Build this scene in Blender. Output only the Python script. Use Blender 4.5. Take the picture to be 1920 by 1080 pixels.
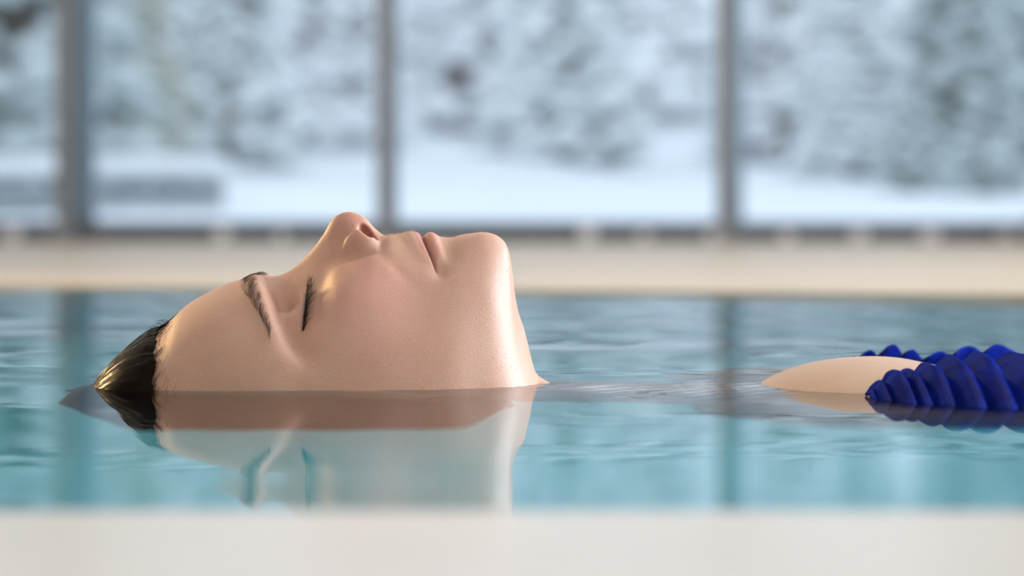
import bpy, bmesh, math, random
import numpy as np
from mathutils import Vector
from mathutils.bvhtree import BVHTree

for _o in list(bpy.data.objects):
    bpy.data.objects.remove(_o)
SC = bpy.context.scene
COL = SC.collection

# ------------------------------------------------------------------ camera, sky, lights, exposure
CAM_H = 0.08704          # lens height above the water
FPX = 5480.0             # focal length in pixels of the 1920 frame
cam_d = bpy.data.cameras.new('camera')
cam = bpy.data.objects.new('camera', cam_d)
COL.objects.link(cam)
cam.location = (0, 0, CAM_H)
cam.rotation_euler = (math.radians(90), 0, 0)
cam_d.sensor_width = 36.0
cam_d.lens = FPX / 1920 * 36.0
cam_d.shift_y = -140.0 / 1920
cam_d.clip_start = 0.02
cam_d.clip_end = 300
cam_d.dof.use_dof = True
cam_d.dof.focus_distance = 1.462
cam_d.dof.aperture_fstop = 6.5
SC.camera = cam

SC.view_settings.view_transform = 'Standard'
SC.view_settings.look = 'None'
SC.view_settings.gamma = 1.0
SC.view_settings.use_curve_mapping = False
SC.view_settings.exposure = 0.0
SC.cycles.use_denoising = True
SC.cycles.caustics_reflective = True
SC.cycles.caustics_refractive = True
SC.cycles.max_bounces = 10
SC.cycles.transparent_max_bounces = 16

world = bpy.data.worlds.new('winter_sky')
SC.world = world
world.use_nodes = True
wn = world.node_tree.nodes
wl = world.node_tree.links
bg = wn['Background']
wtc = wn.new('ShaderNodeTexCoord')
wsep = wn.new('ShaderNodeSeparateXYZ')
wl.new(wtc.outputs['Generated'], wsep.inputs[0])
wramp = wn.new('ShaderNodeValToRGB')
wl.new(wsep.outputs['Z'], wramp.inputs[0])
wramp.color_ramp.elements[0].position = 0.0
wramp.color_ramp.elements[0].color = (0.77, 0.855, 0.94, 1)
wramp.color_ramp.elements[1].position = 0.7
wramp.color_ramp.elements[1].color = (0.74, 0.83, 0.95, 1)
wl.new(wramp.outputs[0], bg.inputs['Color'])
bg.inputs['Strength'].default_value = 1.42


def area(name, loc, target, size, size_y, power, color, spread=180):
    d = bpy.data.lights.new(name, 'AREA')
    d.shape = 'RECTANGLE'
    d.size, d.size_y = size, size_y
    d.energy = power
    d.color = color
    d.spread = math.radians(spread)
    o = bpy.data.objects.new(name, d)
    COL.objects.link(o)
    o.location = loc
    o.rotation_euler = (Vector(target) - Vector(loc)).to_track_quat('-Z', 'Y').to_euler()
    return o


# daylight through the big side window at the swimmer's feet
area('side_window_daylight', (4.55, 2.9, 1.75), (0, 1.7, 0.1), 3.8, 1.9, 440, (0.88, 0.93, 1.0))
# unseen warm lights under the ceiling, added as room fill
area('ceiling_fill_light', (0.0, -0.6, 2.85), (0.0, 0.6, 0), 3.0, 2.0, 7, (1.0, 0.86, 0.74))
area('ceiling_fill_light', (0.0, 5.6, 2.85), (0.0, 5.6, 0), 5.0, 2.2, 17, (1.0, 0.90, 0.80))
# warm lamp on the left wall behind the swimmer's head
area('wall_lamp_light', (-1.75, 3.15, 0.85), (-0.15, 1.5, 0.05), 0.3, 0.3, 36, (1.0, 0.66, 0.30))

# ------------------------------------------------------------------ helpers


def px(pxx, pyy, v):
    """pixel + lateral offset (mm) -> model mm (u, v, w)"""
    Y = 1.5 + v / 1000.0
    return ((pxx - 960) / FPX * Y * 1000, v, CAM_H * 1000 - (pyy - 400) / FPX * Y * 1000)


def M(u, v, w):
    return (u / 1000.0, 1.5 + v / 1000.0, w / 1000.0)


def mesh_obj(name, verts, faces, mat=None, parent=None, smooth=True):
    me = bpy.data.meshes.new(name)
    me.from_pydata([tuple(v) for v in verts], [], [tuple(f) for f in faces])
    me.update()
    if smooth:
        me.polygons.foreach_set('use_smooth', [True] * len(me.polygons))
    if mat:
        me.materials.append(mat)
    o = bpy.data.objects.new(name, me)
    COL.objects.link(o)
    if parent:
        o.parent = parent
    return o


def np_mesh(name, V, quads, mat=None, parent=None, smooth=True):
    me = bpy.data.meshes.new(name)
    n = len(quads)
    me.vertices.add(len(V))
    me.vertices.foreach_set('co', np.asarray(V, np.float32).ravel())
    me.loops.add(n * 4)
    me.loops.foreach_set('vertex_index', np.asarray(quads, np.int32).ravel())
    me.polygons.add(n)
    me.polygons.foreach_set('loop_start', np.arange(0, n * 4, 4, dtype=np.int32))
    me.update(calc_edges=True)
    me.polygons.foreach_set('use_smooth', np.full(n, smooth))
    if mat:
        me.materials.append(mat)
    o = bpy.data.objects.new(name, me)
    COL.objects.link(o)
    if parent:
        o.parent = parent
    return o


def bm_obj(name, bm, mat, parent=None, smooth=False):
    me = bpy.data.meshes.new(name)
    bm.to_mesh(me)
    bm.free()
    if smooth:
        me.polygons.foreach_set('use_smooth', [True] * len(me.polygons))
    me.materials.append(mat)
    o = bpy.data.objects.new(name, me)
    COL.objects.link(o)
    if parent:
        o.parent = parent
    return o


def add_box(bm, x0, x1, y0, y1, z0, z1, bev=0.0):
    r = bmesh.ops.create_cube(bm, size=1.0)
    vs = r['verts']
    for v in vs:
        v.co = Vector(((x0 + x1) / 2 + v.co.x * (x1 - x0), (y0 + y1) / 2 + v.co.y * (y1 - y0),
                       (z0 + z1) / 2 + v.co.z * (z1 - z0)))
    if bev > 0:
        es = list({e for v in vs for e in v.link_edges})
        bmesh.ops.bevel(bm, geom=es, offset=bev, segments=2, affect='EDGES', profile=0.5)


def box(name, x0, x1, y0, y1, z0, z1, mat, parent=None, bev=0.0):
    bm = bmesh.new()
    add_box(bm, x0, x1, y0, y1, z0, z1, bev)
    return bm_obj(name, bm, mat, parent)


def tag(o, label=None, cat=None, group=None, kind=None):
    if label:
        o['label'] = label
    if cat:
        o['category'] = cat
    if group:
        o['group'] = group
    if kind:
        o['kind'] = kind
    return o


def empty(name, loc=(0, 0, 0)):
    o = bpy.data.objects.new(name, None)
    o.empty_display_size = 0.05
    o.location = loc
    COL.objects.link(o)
    return o


def material(name):
    m = bpy.data.materials.new(name)
    m.use_nodes = True
    nt = m.node_tree
    return m, nt, nt.nodes, nt.links, nt.nodes['Principled BSDF']


def simple(name, color, rough=0.5, spec=0.5, metal=0.0, noise=0.0, nscale=20.0, bump=0.0):
    m, nt, n, l, p = material(name)
    p.inputs['Base Color'].default_value = (*color, 1)
    p.inputs['Roughness'].default_value = rough
    p.inputs['Specular IOR Level'].default_value = spec
    p.inputs['Metallic'].default_value = metal
    if noise or bump:
        tc = n.new('ShaderNodeTexCoord')
        nz = n.new('ShaderNodeTexNoise')
        nz.inputs['Scale'].default_value = nscale
        nz.inputs['Detail'].default_value = 5
        l.new(tc.outputs['Object'], nz.inputs['Vector'])
        if noise:
            mx = n.new('ShaderNodeMix')
            mx.data_type = 'RGBA'
            mx.inputs[6].default_value = (*[c * (1 - noise) for c in color], 1)
            mx.inputs[7].default_value = (*[min(1, c * (1 + noise)) for c in color], 1)
            l.new(nz.outputs['Fac'], mx.inputs[0])
            l.new(mx.outputs[2], p.inputs['Base Color'])
        if bump:
            b = n.new('ShaderNodeBump')
            b.inputs['Strength'].default_value = 0.6
            b.inputs['Distance'].default_value = bump
            l.new(nz.outputs['Fac'], b.inputs['Height'])
            l.new(b.outputs[0], p.inputs['Normal'])
    return m


def tile_material(name, color, grout, size, rough, offset=0.0):
    m, nt, n, l, p = material(name)
    tc = n.new('ShaderNodeTexCoord')
    br = n.new('ShaderNodeTexBrick')
    br.offset = offset
    br.inputs['Color1'].default_value = (*color, 1)
    br.inputs['Color2'].default_value = (*[c * 0.94 for c in color], 1)
    br.inputs['Mortar'].default_value = (*grout, 1)
    br.inputs['Scale'].default_value = 1.0
    br.inputs['Brick Width'].default_value = size
    br.inputs['Row Height'].default_value = size
    br.inputs['Mortar Size'].default_value = size * 0.012
    l.new(tc.outputs['Object'], br.inputs['Vector'])
    nz = n.new('ShaderNodeTexNoise')
    nz.inputs['Scale'].default_value = 6
    l.new(tc.outputs['Object'], nz.inputs['Vector'])
    mx = n.new('ShaderNodeMix')
    mx.data_type = 'RGBA'
    mx.blend_type = 'MULTIPLY'
    mx.inputs[0].default_value = 0.12
    l.new(br.outputs['Color'], mx.inputs[6])
    l.new(nz.outputs['Fac'], mx.inputs[7])
    l.new(mx.outputs[2], p.inputs['Base Color'])
    p.inputs['Roughness'].default_value = rough
    return m


# ------------------------------------------------------------------ materials of the setting
MAT_DECK = tile_material('beige_deck_tile', (0.55, 0.455, 0.35), (0.47, 0.39, 0.30), 0.30, 0.42)
MAT_DECK_NEAR = tile_material('pale_deck_tile', (0.70, 0.65, 0.60), (0.685, 0.635, 0.585), 0.60, 0.28)
MAT_POOL = tile_material('turquoise_pool_tile', (0.22, 0.82, 1.0), (0.45, 0.9, 1.0), 0.05, 0.25)
MAT_WALL = simple('cream_plaster', (0.74, 0.69, 0.61), 0.8, noise=0.04, nscale=6)
MAT_CEIL = simple('white_ceiling', (0.80, 0.79, 0.77), 0.9, noise=0.03, nscale=4)
MAT_FRAME = simple('grey_anodised_frame', (0.23, 0.24, 0.25), 0.5, noise=0.08, nscale=12)
MAT_RAIL = simple('dark_sill_rail', (0.115, 0.115, 0.13), 0.55, noise=0.12, nscale=9)
MAT_SASH = simple('pale_blue_sash', (0.36, 0.50, 0.66), 0.4, noise=0.05, nscale=10)
MAT_BRACKET = simple('pale_bracket', (0.70, 0.68, 0.70), 0.5, noise=0.05, nscale=40)


def glass_material():
    m, nt, n, l, p = material('window_glass')
    n.remove(p)
    out = n['Material Output']
    tr = n.new('ShaderNodeBsdfTransparent')
    tr.inputs[0].default_value = (0.95, 0.975, 0.985, 1)
    gl = n.new('ShaderNodeBsdfGlossy')
    gl.inputs['Roughness'].default_value = 0.02
    fr = n.new('ShaderNodeFresnel')
    fr.inputs['IOR'].default_value = 1.42
    mx = n.new('ShaderNodeMixShader')
    l.new(fr.outputs[0], mx.inputs[0])
    l.new(tr.outputs[0], mx.inputs[1])
    l.new(gl.outputs[0], mx.inputs[2])
    l.new(mx.outputs[0], out.inputs['Surface'])
    return m


MAT_GLASS = glass_material()


def water_material():
    m, nt, n, l, p = material('pool_water')
    n.remove(p)
    out = n['Material Output']
    rf = n.new('ShaderNodeBsdfRefraction')
    rf.inputs['Color'].default_value = (0.92, 1.0, 1.0, 1)
    rf.inputs['IOR'].default_value = 1.333
    rf.inputs['Roughness'].default_value = 0.0
    gl = n.new('ShaderNodeBsdfGlossy')
    gl.inputs['Roughness'].default_value = 0.0
    fr = n.new('ShaderNodeFresnel')
    fr.inputs['IOR'].default_value = 1.333
    mx = n.new('ShaderNodeMixShader')
    l.new(fr.outputs[0], mx.inputs[0])
    l.new(rf.outputs[0], mx.inputs[1])
    l.new(gl.outputs[0], mx.inputs[2])
    l.new(mx.outputs[0], out.inputs['Surface'])
    return m


MAT_WATER = water_material()

# ------------------------------------------------------------------ room shell
XL, XR, YB, YW, ZC = -4.2, 4.2, -2.6, 8.67, 3.0
NEAR_Y = 0.815                    # near pool edge
FAR_L, FAR_R = 3.42, 2.98         # far pool edge at X=-0.6 / X=+0.6
PX0, PX1 = -2.6, 3.2              # pool side walls
slope = (FAR_R - FAR_L) / 1.2


def far_y(x):
    return 3.2 + slope * x


# near deck, far deck and side decks as slabs around the pool opening
def slab(name, pts, z0, z1, mat):
    n = len(pts)
    v = [(x, y, z1) for x, y in pts] + [(x, y, z0) for x, y in pts]
    f = [tuple(range(n)), tuple(range(2 * n - 1, n - 1, -1))]
    f += [(i, n + i, n + (i + 1) % n, (i + 1) % n) for i in range(n)]
    return mesh_obj(name, v, f, mat, smooth=False)


DT = 0.004
o = slab('floor_near', [(XL, YB), (XR, YB), (XR, NEAR_Y), (XL, NEAR_Y)], -0.2, DT, MAT_DECK_NEAR)
tag(o, 'pale tiled pool deck in front of the water', kind='structure')
o = slab('floor_far', [(PX0, far_y(PX0)), (PX1, far_y(PX1)), (XR, far_y(PX1)), (XR, YW + 0.1), (XL, YW + 0.1), (XL, far_y(PX0))],
         -0.2, DT, MAT_DECK)
tag(o, 'beige tiled deck between the water and the windows', kind='structure')
o = slab('floor_left', [(XL, NEAR_Y), (PX0, NEAR_Y), (PX0, far_y(PX0)), (XL, far_y(PX0))], -0.2, DT, MAT_DECK)
tag(o, kind='structure')
o = slab('floor_right', [(PX1, NEAR_Y), (XR, NEAR_Y), (XR, far_y(PX1)), (PX1, far_y(PX1))], -0.2, DT, MAT_DECK)
tag(o, kind='structure')

# pool basin
PD = -1.15
bv = [(PX0, NEAR_Y, DT - .01), (PX1, NEAR_Y, DT - .01), (PX1, far_y(PX1), DT - .01), (PX0, far_y(PX0), DT - .01),
      (PX0, NEAR_Y, PD), (PX1, NEAR_Y, PD), (PX1, far_y(PX1), PD), (PX0, far_y(PX0), PD)]
bf = [(4, 5, 6, 7), (0, 1, 5, 4), (1, 2, 6, 5), (2, 3, 7, 6), (3, 0, 4, 7)]
o = mesh_obj('floor_pool', bv, bf, MAT_POOL, smooth=False)
tag(o, 'turquoise tiled pool basin under the water', kind='structure')

# walls and ceiling (all off frame but the window wall)
tag(box('wall_left', XL - 0.2, XL, YB, YW + .1, -0.2, ZC, MAT_WALL), kind='structure')
tag(box('wall_back', XL, XR, YB - 0.2, YB, -0.2, ZC, MAT_WALL), kind='structure')
tag(box('ceiling', XL - .2, XR + .2, YB - .2, YW + .3, ZC, ZC + 0.2, MAT_CEIL), kind='structure')
# right wall with one wide window opening
wr = tag(box('wall_right', XR, XR + 0.15, YB, 0.9, -0.2, ZC, MAT_WALL), kind='structure')
box('wall_panel', XR, XR + 0.15, 4.9, YW + .1, -0.2, ZC, MAT_WALL, wr)
box('wall_panel', XR, XR + 0.15, 0.9, 4.9, -0.2, 0.12, MAT_WALL, wr)
box('wall_panel', XR, XR + 0.15, 0.9, 4.9, 2.55, ZC, MAT_WALL, wr)
w5 = tag(empty('window_5', (XR, 2, .12)), kind='structure')
for y in (0.9, 2.2, 3.5, 4.84):
    c = box('window_frame', XR + .03, XR + .1, y, y + .06, .12, 2.55, MAT_FRAME)
    c.parent = w5
    c.matrix_parent_inverse = w5.matrix_world.inverted()
    c.location = (-w5.location.x, -w5.location.y, -w5.location.z)
    c.matrix_parent_inverse.identity()

# window wall: mullions at photographed positions
S_W = FPX / YW                     # pixels per metre at the glazing


def wx(p):
    return (p - 960) / S_W


MUL = [wx(-515), wx(120), wx(721), wx(1360), wx(1995)]
WB, WT = 0.052, 2.65
HEAD = tag(box('wall_far', XL, XR, YW - .02, YW + .15, WT, ZC, MAT_WALL), kind='structure')
box('wall_panel', XL, MUL[0] - .03, YW - .02, YW + .15, 0.004, WT, MAT_WALL, HEAD)
box('wall_panel', MUL[4] + .03, XR, YW - .02, YW + .15, 0.004, WT, MAT_WALL, HEAD)
rail = tag(box('trim_1', MUL[0] - .03, MUL[4] + .03, YW - .05, YW + .08, DT, WB, MAT_RAIL, bev=.004),
           'dark low rail running along the foot of the windows', kind='structure')
for p, wdt, hh in ((30, 26, 30), (420, 28, 28), (530, 20, 20), (1100, 30, 32), (1206, 22, 20), (1332, 22, 20), (1472, 26, 20),
                   (1606, 30, 24), (1738, 34, 24), (1880, 30, 22)):
    x0 = wx(p - wdt / 2)
    x1 = wx(p + wdt / 2)
    box('bracket', x0, x1, YW - .075, YW - .045, DT, DT + hh / S_W, MAT_BRACKET, rail, bev=.006)
for i in range(4):
    xa, xb = MUL[i] + .022, MUL[i + 1] - .022
    w = tag(empty('window_%d' % (i + 1), (0, 0, 0)), kind='structure')
    box('pane', xa, xb, YW + .012, YW + .020, WB, WT, MAT_GLASS, w)
    # pale inner sash profile beside each post
    sw = {0: .012, 1: .068, 2: .016, 3: .034}[i]
    box('sash_stile', xa, xa + sw, YW + .022, YW + .06, WB, WT, MAT_SASH, w, bev=.002)
    box('sash_rail', xa, xb, YW + .022, YW + .05, WB, WB + .012, MAT_SASH, w, bev=.002)
    box('sash_rail', xa, xb, YW + .022, YW + .05, WT - .04, WT, MAT_SASH, w, bev=.002)
for i in range(5):
    m = box('trim_%d' % (i + 2), MUL[i] - .022, MUL[i] + .022, YW - .03, YW + .07, WB, WT, MAT_FRAME, bev=.003)
    tag(m, kind='structure')
    box('post_foot', MUL[i] - .033, MUL[i] + .033, YW - .06, YW - .03, DT, WB + .012, MAT_FRAME, m, bev=.004)

# folded towel lying by the right end of the glazing, half out of frame
MAT_TOWEL = simple('pale_pink_terry', (0.80, 0.70, 0.70), 0.95, noise=.06, nscale=90, bump=.002)
tw_ = empty('folded_towel', (wx(1893) + .17, YW - .32, DT))
tag(tw_, 'folded pale pink towel lying on the deck at the right end of the windows', 'towel')
for k in range(3):
    bm = bmesh.new()
    add_box(bm, -.16 + .004 * k, .16 - .003 * k, -.11, .11, .029 * k, .029 * k + .028, .012)
    bm_obj('fold', bm, MAT_TOWEL, tw_, True)

# ------------------------------------------------------------------ outside: snow, low wall, frosted trees
MAT_SNOW = simple('snow', (0.86, 0.89, 0.93), 0.75, noise=0.03, nscale=1.2)


def snowy_foliage(name, green, frost, cover):
    m, nt, n, l, p = material(name)
    tc = n.new('ShaderNodeTexCoord')
    nz = n.new('ShaderNodeTexNoise')
    nz.inputs['Scale'].default_value = 2.2
    nz.inputs['Detail'].default_value = 6
    l.new(tc.outputs['Object'], nz.inputs['Vector'])
    geo = n.new('ShaderNodeNewGeometry')
    sp = n.new('ShaderNodeSeparateXYZ')
    l.new(geo.outputs['Normal'], sp.inputs[0])
    ad = n.new('ShaderNodeMath')
    ad.operation = 'MULTIPLY_ADD'
    ad.inputs[1].default_value = 0.55
    l.new(sp.outputs['Z'], ad.inputs[0])
    l.new(nz.outputs['Fac'], ad.inputs[2])
    rp = n.new('ShaderNodeValToRGB')
    rp.color_ramp.elements[0].position = 0.75 - cover
    rp.color_ramp.elements[0].color = (*green, 1)
    rp.color_ramp.elements[1].position = 1.05 - cover
    rp.color_ramp.elements[1].color = (*frost, 1)
    l.new(ad.outputs[0], rp.inputs[0])
    l.new(rp.outputs[0], p.inputs['Base Color'])
    p.inputs['Roughness'].default_value = 0.85
    return m


MAT_TREE = [snowy_foliage('frosted_needles', (0.79, 0.84, 0.86), (0.88, 0.91, 0.93), 0.22),
            snowy_foliage('dark_frosted_needles', (0.44, 0.51, 0.52), (0.64, 0.69, 0.71), 0.14),
            snowy_foliage('pale_frosted_twigs', (0.87, 0.89, 0.91), (0.92, 0.94, 0.96), 0.30),
            snowy_foliage('olive_frosted_leaves', (0.52, 0.55, 0.48), (0.68, 0.70, 0.68), 0.16)]
MAT_BARK = simple('frosted_bark', (0.27, 0.25, 0.24), 0.9, noise=0.3, nscale=14)
MAT_STONE = simple('grey_stone', (0.30, 0.34, 0.37), 0.9, noise=0.25, nscale=6)


def hash2(i, j):
    return np.modf(np.sin(i * 127.1 + j * 311.7) * 43758.5453)[0]


def vnoise(x, y):
    xi, yi = np.floor(x), np.floor(y)
    xf, yf = x - xi, y - yi
    xf = xf * xf * (3 - 2 * xf)
    yf = yf * yf * (3 - 2 * yf)
    a, b, c, d = hash2(xi, yi), hash2(xi + 1, yi), hash2(xi, yi + 1), hash2(xi + 1, yi + 1)
    return (a * (1 - xf) + b * xf) * (1 - yf) + (c * (1 - xf) + d * xf) * yf


def snow_z(x, y):
    t = np.clip((y - 11.0) / 15.0, 0, 1)
    base = -0.02 + 0.62 * t ** 1.3 + np.clip((y - 26) / 30.0, 0, 3) ** 1.2 * 5.0
    base = base + 0.10 * t * np.clip(-x / 3, -1, 1)
    return base + (vnoise(x * .7 + 9, y * .5) * .12 + vnoise(x * 2.1, y * 1.5) * .04) * np.clip((y - 9.5) / 6, 0, 1)


def grid_mesh(name, xs, ys, zf, mat):
    X, Y = np.meshgrid(xs, ys, indexing='ij')
    Z = zf(X, Y)
    V = np.stack([X, Y, Z], -1).reshape(-1, 3)
    nx, ny = len(xs), len(ys)
    I = np.arange(nx * ny).reshape(nx, ny)
    Q = np.stack([I[:-1, :-1], I[1:, :-1], I[1:, 1:], I[:-1, 1:]], -1).reshape(-1, 4)
    return np_mesh(name, V, Q, mat)


o = grid_mesh('snow_ground', np.linspace(-22, 22, 90), np.concatenate([np.linspace(8.72, 30, 90), np.linspace(31, 70, 30)]),
              lambda x, y: snow_z(x, y), MAT_SNOW)
tag(o, 'white snow covered ground rising beyond the windows', kind='structure')

ico = bmesh.new()
bmesh.ops.create_icosphere(ico, subdivisions=1, radius=1)
ICV = np.array([v.co[:] for v in ico.verts])
ICF = np.array([[v.index for v in f.verts] for f in ico.faces])
ico.free()


def tree(name, x, y, h, r, mi, label, seed, n=520, low=0.02):
    rg = random.Random(seed)
    z0 = float(snow_z(np.array([x]), np.array([y]))[0]) - .05
    root = empty(name, (x, y, z0))
    tag(root, label, 'tree', 'snow frosted trees outside the windows')
    bm = bmesh.new()
    bmesh.ops.create_cone(bm, segments=8, radius1=.05 * h * .35 + .05, radius2=.02, depth=h * .97, cap_ends=True)
    for v in bm.verts:
        v.co.z += h * .485
    t = bm_obj('trunk', bm, MAT_BARK, root, True)
    rs_ = np.random.RandomState(seed)
    f = low + (1 - low) * (np.arange(n) + rs_.rand(n)) / n
    rad = r * (1 - f) ** .8 * (.2 + .8 * rs_.rand(n) ** .6)
    an = rs_.rand(n) * 6.283
    sz = r * (.10 + .13 * (1 - f)) * (.5 + .8 * rs_.rand(n))
    c = np.stack([np.cos(an) * rad, np.sin(an) * rad, f * h], -1)
    q = ICV[None] * (1 + .25 * (rs_.rand(n, len(ICV), 1) - .5))
    rr = np.hypot(q[..., 0], q[..., 1])
    q = np.stack([q[..., 0], q[..., 1], q[..., 2] * .55 - .18 * rr], -1) * sz[:, None, None]
    fv = (c[:, None] + q).reshape(-1, 3)
    ff = (ICF[None] + (np.arange(n) * len(ICV))[:, None, None]).reshape(-1, 3)
    mesh_obj('foliage', fv.tolist(), ff.tolist(), MAT_TREE[mi], root)
    return root


def tp(pxx, y):
    return (pxx - 960) / FPX * y


TREES = [
    (40, 19.0, 3.6, .95, 1, 'dark green frosted tree behind the leftmost window strip'),
    (-120, 23.0, 4.5, 1.2, 1, 'dark frosted tree at the far left edge of the glazing'),
    (235, 21.0, 2.6, .50, 3, 'olive frosted bush tree just right of the left window post'),
    (330, 25.0, 4.2, .75, 2, 'pale brownish frosted tree behind the low stone wall'),
    (440, 22.0, 3.2, .55, 0, 'grey green frosted tree in the middle of the second window'),
    (600, 27.0, 4.0, .85, 2, 'pale frosted tree left of the middle window post'),
    (860, 29.0, 4.6, .9, 2, 'very pale frosted tree above the nose, in the third window'),
    (1060, 24.0, 3.4, .7, 0, 'grey green frosted tree in the middle of the third window'),
    (1230, 30.0, 4.6, .9, 2, 'pale frosted tree left of the right window post'),
    (1480, 26.0, 3.8, .75, 2, 'pale frosted tree just right of the right window post'),
    (1610, 24.0, 3.4, .62, 0, 'grey frosted tree in the middle of the fourth window'),
    (1790, 20.0, 3.3, .55, 1, 'darkest frosted tree in the fourth window'),
    (1930, 22.0, 4.2, .85, 1, 'dark frosted tree at the far right edge of the glazing'),
]
for i, (p, y, h, r, mi, lab) in enumerate(TREES):
    tree('frosted_tree', tp(p, y), y, h, r, mi, lab, 100 + i)

# low snow capped stone wall behind the two left windows
lw = empty('garden_wall', (tp(215, 13.4), 13.4, 0))
tag(lw, 'low grey stone garden wall capped with snow outside the left windows', 'wall')
nst = 22
rg = random.Random(3)
xw0, xw1 = -2.0, .50
for r_ in range(2):
    x = xw0
    while x < xw1 - .05:
        wd = min(rg.uniform(.12, .24), xw1 - x)
        bm = bmesh.new()
        add_box(bm, x + .006, x + wd - .006, -.12 + rg.uniform(-.012, .012), .12, .06 + r_ * .1, .155 + r_ * .1, .012)
        o = bm_obj('stone', bm, MAT_STONE, lw)
        x += wd
bm = bmesh.new()
add_box(bm, xw0 - .03, xw1 + .03, -.16, .16, .26, .345, .035)
bm_obj('snow_cap', bm, MAT_SNOW, lw, True)

# ------------------------------------------------------------------ water
WAVES = [(0.62, 0.0065, 84, 0.3), (0.37, 0.0060, 95, 1.9), (0.23, 0.0046, 80, 4.1), (0.15, 0.0034, 99, 2.2),
         (0.095, 0.0014, 86, 5.0), (0.47, 0.0090, 52, 0.9), (0.060, 0.0006, 94, 3.3), (0.30, 0.0070, 126, 2.5)]


def water_z(x, y):
    z = np.zeros_like(x)
    for lam, sl, ang, ph in WAVES:
        k = 2 * math.pi / lam
        a = math.radians(ang)
        dx, dy = math.cos(a), math.sin(a)
        wob = 0.8 * vnoise(x * 1.6 + lam * 37, y * 1.6 + ph)
        z += sl / k * np.sin(k * (x * dx + y * dy) + ph + 3 * wob)
    cal = 0.5 + 0.5 * np.clip((y - 1.45) / .5, 0, 1)          # calmer on the near side of the swimmer
    z *= cal
    # small ripples shed between chin and chest
    g = np.exp(-((x - .09) / .11) ** 2 - ((y - 1.46) / .07) ** 2)
    z += g * (0.00022 * np.sin(x * 210 + y * 520) + 0.00018 * np.sin(y * 760 - x * 130 + 1))
    z += 0.0006 * np.exp(-((x - .0542) / .007) ** 2 - ((y - 1.383) / .004) ** 2)      # a single bead-like bump
    return z


xs = np.concatenate([np.linspace(PX0, -.7, 50)[:-1], np.linspace(-.7, .7, 200)[:-1], np.linspace(.7, PX1, 60)])
ys = np.concatenate([np.linspace(NEAR_Y, 1.25, 90)[:-1], np.linspace(1.25, 1.7, 150)[:-1], np.linspace(1.7, 4.7, 330)])
# keep the water inside the skewed basin
X, Yt = np.meshgrid(xs, np.linspace(0, 1, len(ys)), indexing='ij')
YY = np.broadcast_to(ys[None, :], X.shape).copy()
FY = far_y(X)
sel = YY > 1.7
YY = np.where(sel, 1.7 + (YY - 1.7) * (FY - 1.7) / (4.7 - 1.7), YY)
ZZ = water_z(X, YY)
I = np.arange(X.size).reshape(X.shape)
Q = np.stack([I[:-1, :-1], I[1:, :-1], I[1:, 1:], I[:-1, 1:]], -1).reshape(-1, 4)
o = np_mesh('pool_water', np.stack([X, YY, ZZ], -1).reshape(-1, 3), Q, MAT_WATER)
tag(o, 'calm turquoise pool water mirroring the windows around the swimmer', 'water', kind='stuff')

# ------------------------------------------------------------------ the swimmer: implicit body, polygonised on a graded grid


def pchip_table(pts, lo, hi, step=0.25, smooth=0.0):
    pts = sorted(pts)
    x = np.array([p[0] for p in pts], float)
    y = np.array([p[1] for p in pts], float)
    h = np.diff(x)
    d = np.diff(y) / h
    m = np.zeros_like(y)
    for i in range(1, len(x) - 1):
        if d[i - 1] * d[i] > 0:
            w1, w2 = 2 * h[i] + h[i - 1], h[i] + 2 * h[i - 1]
            m[i] = (w1 + w2) / (w1 / d[i - 1] + w2 / d[i])
    m[0], m[-1] = d[0], d[-1]
    X = np.arange(lo, hi + step, step)
    i = np.clip(np.searchsorted(x, X) - 1, 0, len(x) - 2)
    t = np.clip((X - x[i]) / h[i], 0, 1)
    Y = ((2 * t**3 - 3 * t**2 + 1) * y[i] + (t**3 - 2 * t**2 + t) * h[i] * m[i] + (-2 * t**3 + 3 * t**2) * y[i + 1]
         + (t**3 - t**2) * h[i] * m[i + 1])
    if smooth > 0:
        r = int(4 * smooth / step)
        k = np.exp(-.5 * (np.arange(-r, r + 1) * step / smooth) ** 2)
        k /= k.sum()
        Y = np.convolve(np.pad(Y, r, mode='edge'), k, 'valid')
    return X, Y


def fn(pts, lo=-260, hi=1800, smooth=1.0):
    X, Y = pchip_table(pts, lo, hi, smooth=smooth)
    return lambda u: np.interp(u, X, Y)


def mid(p):                       # midline pixel -> (u, w)
    a = px(p[0], p[1], 0)
    return (a[0], a[2])


# midline silhouette traced for its real profile (pixel pairs)
FORE = [(300, 618), (312, 608), (330, 592.5), (350, 573), (375, 556.5), (400, 543.5), (430, 530), (460, 521.5), (485, 517.5), (505, 517)]
BASE = [(530, 517), (560, 512), (600, 499), (640, 480), (680, 460), (712, 445), (742, 439)]
CHIN = [(850, 444.6), (859.5, 441.5), (878, 438.6), (906, 436.8), (924.6, 439.4), (937.6, 446), (948, 456.5), (954, 470), (957.5, 484),
        (960, 505), (963.6, 536), (969, 575)]
HEAD_END = 14.0
WT = fn([(-226, -60), (-222, -32), (-215, -12), (-206, 2), (-195, 14)] + [mid(p) for p in FORE + BASE + CHIN] +
        [(7.0, 22), (10.5, -5), (13.5, -45), (20, -52)], smooth=0.7)
WTS = None
WBOT = fn([(-226, -60), (-222, -74), (-214, -92), (-200, -112), (-170, -132), (-120, -140), (-80, -128), (-50, -108), (-20, -92),
           (5, -78), (13.5, -56), (20, -53)], smooth=2)
WC = fn([(-226, -55), (-215, -40), (-200, -25), (-180, -16), (-100, -15), (-30, -16), (0, -22), (10, -35), (14, -50), (20, -52)], smooth=2)
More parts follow.
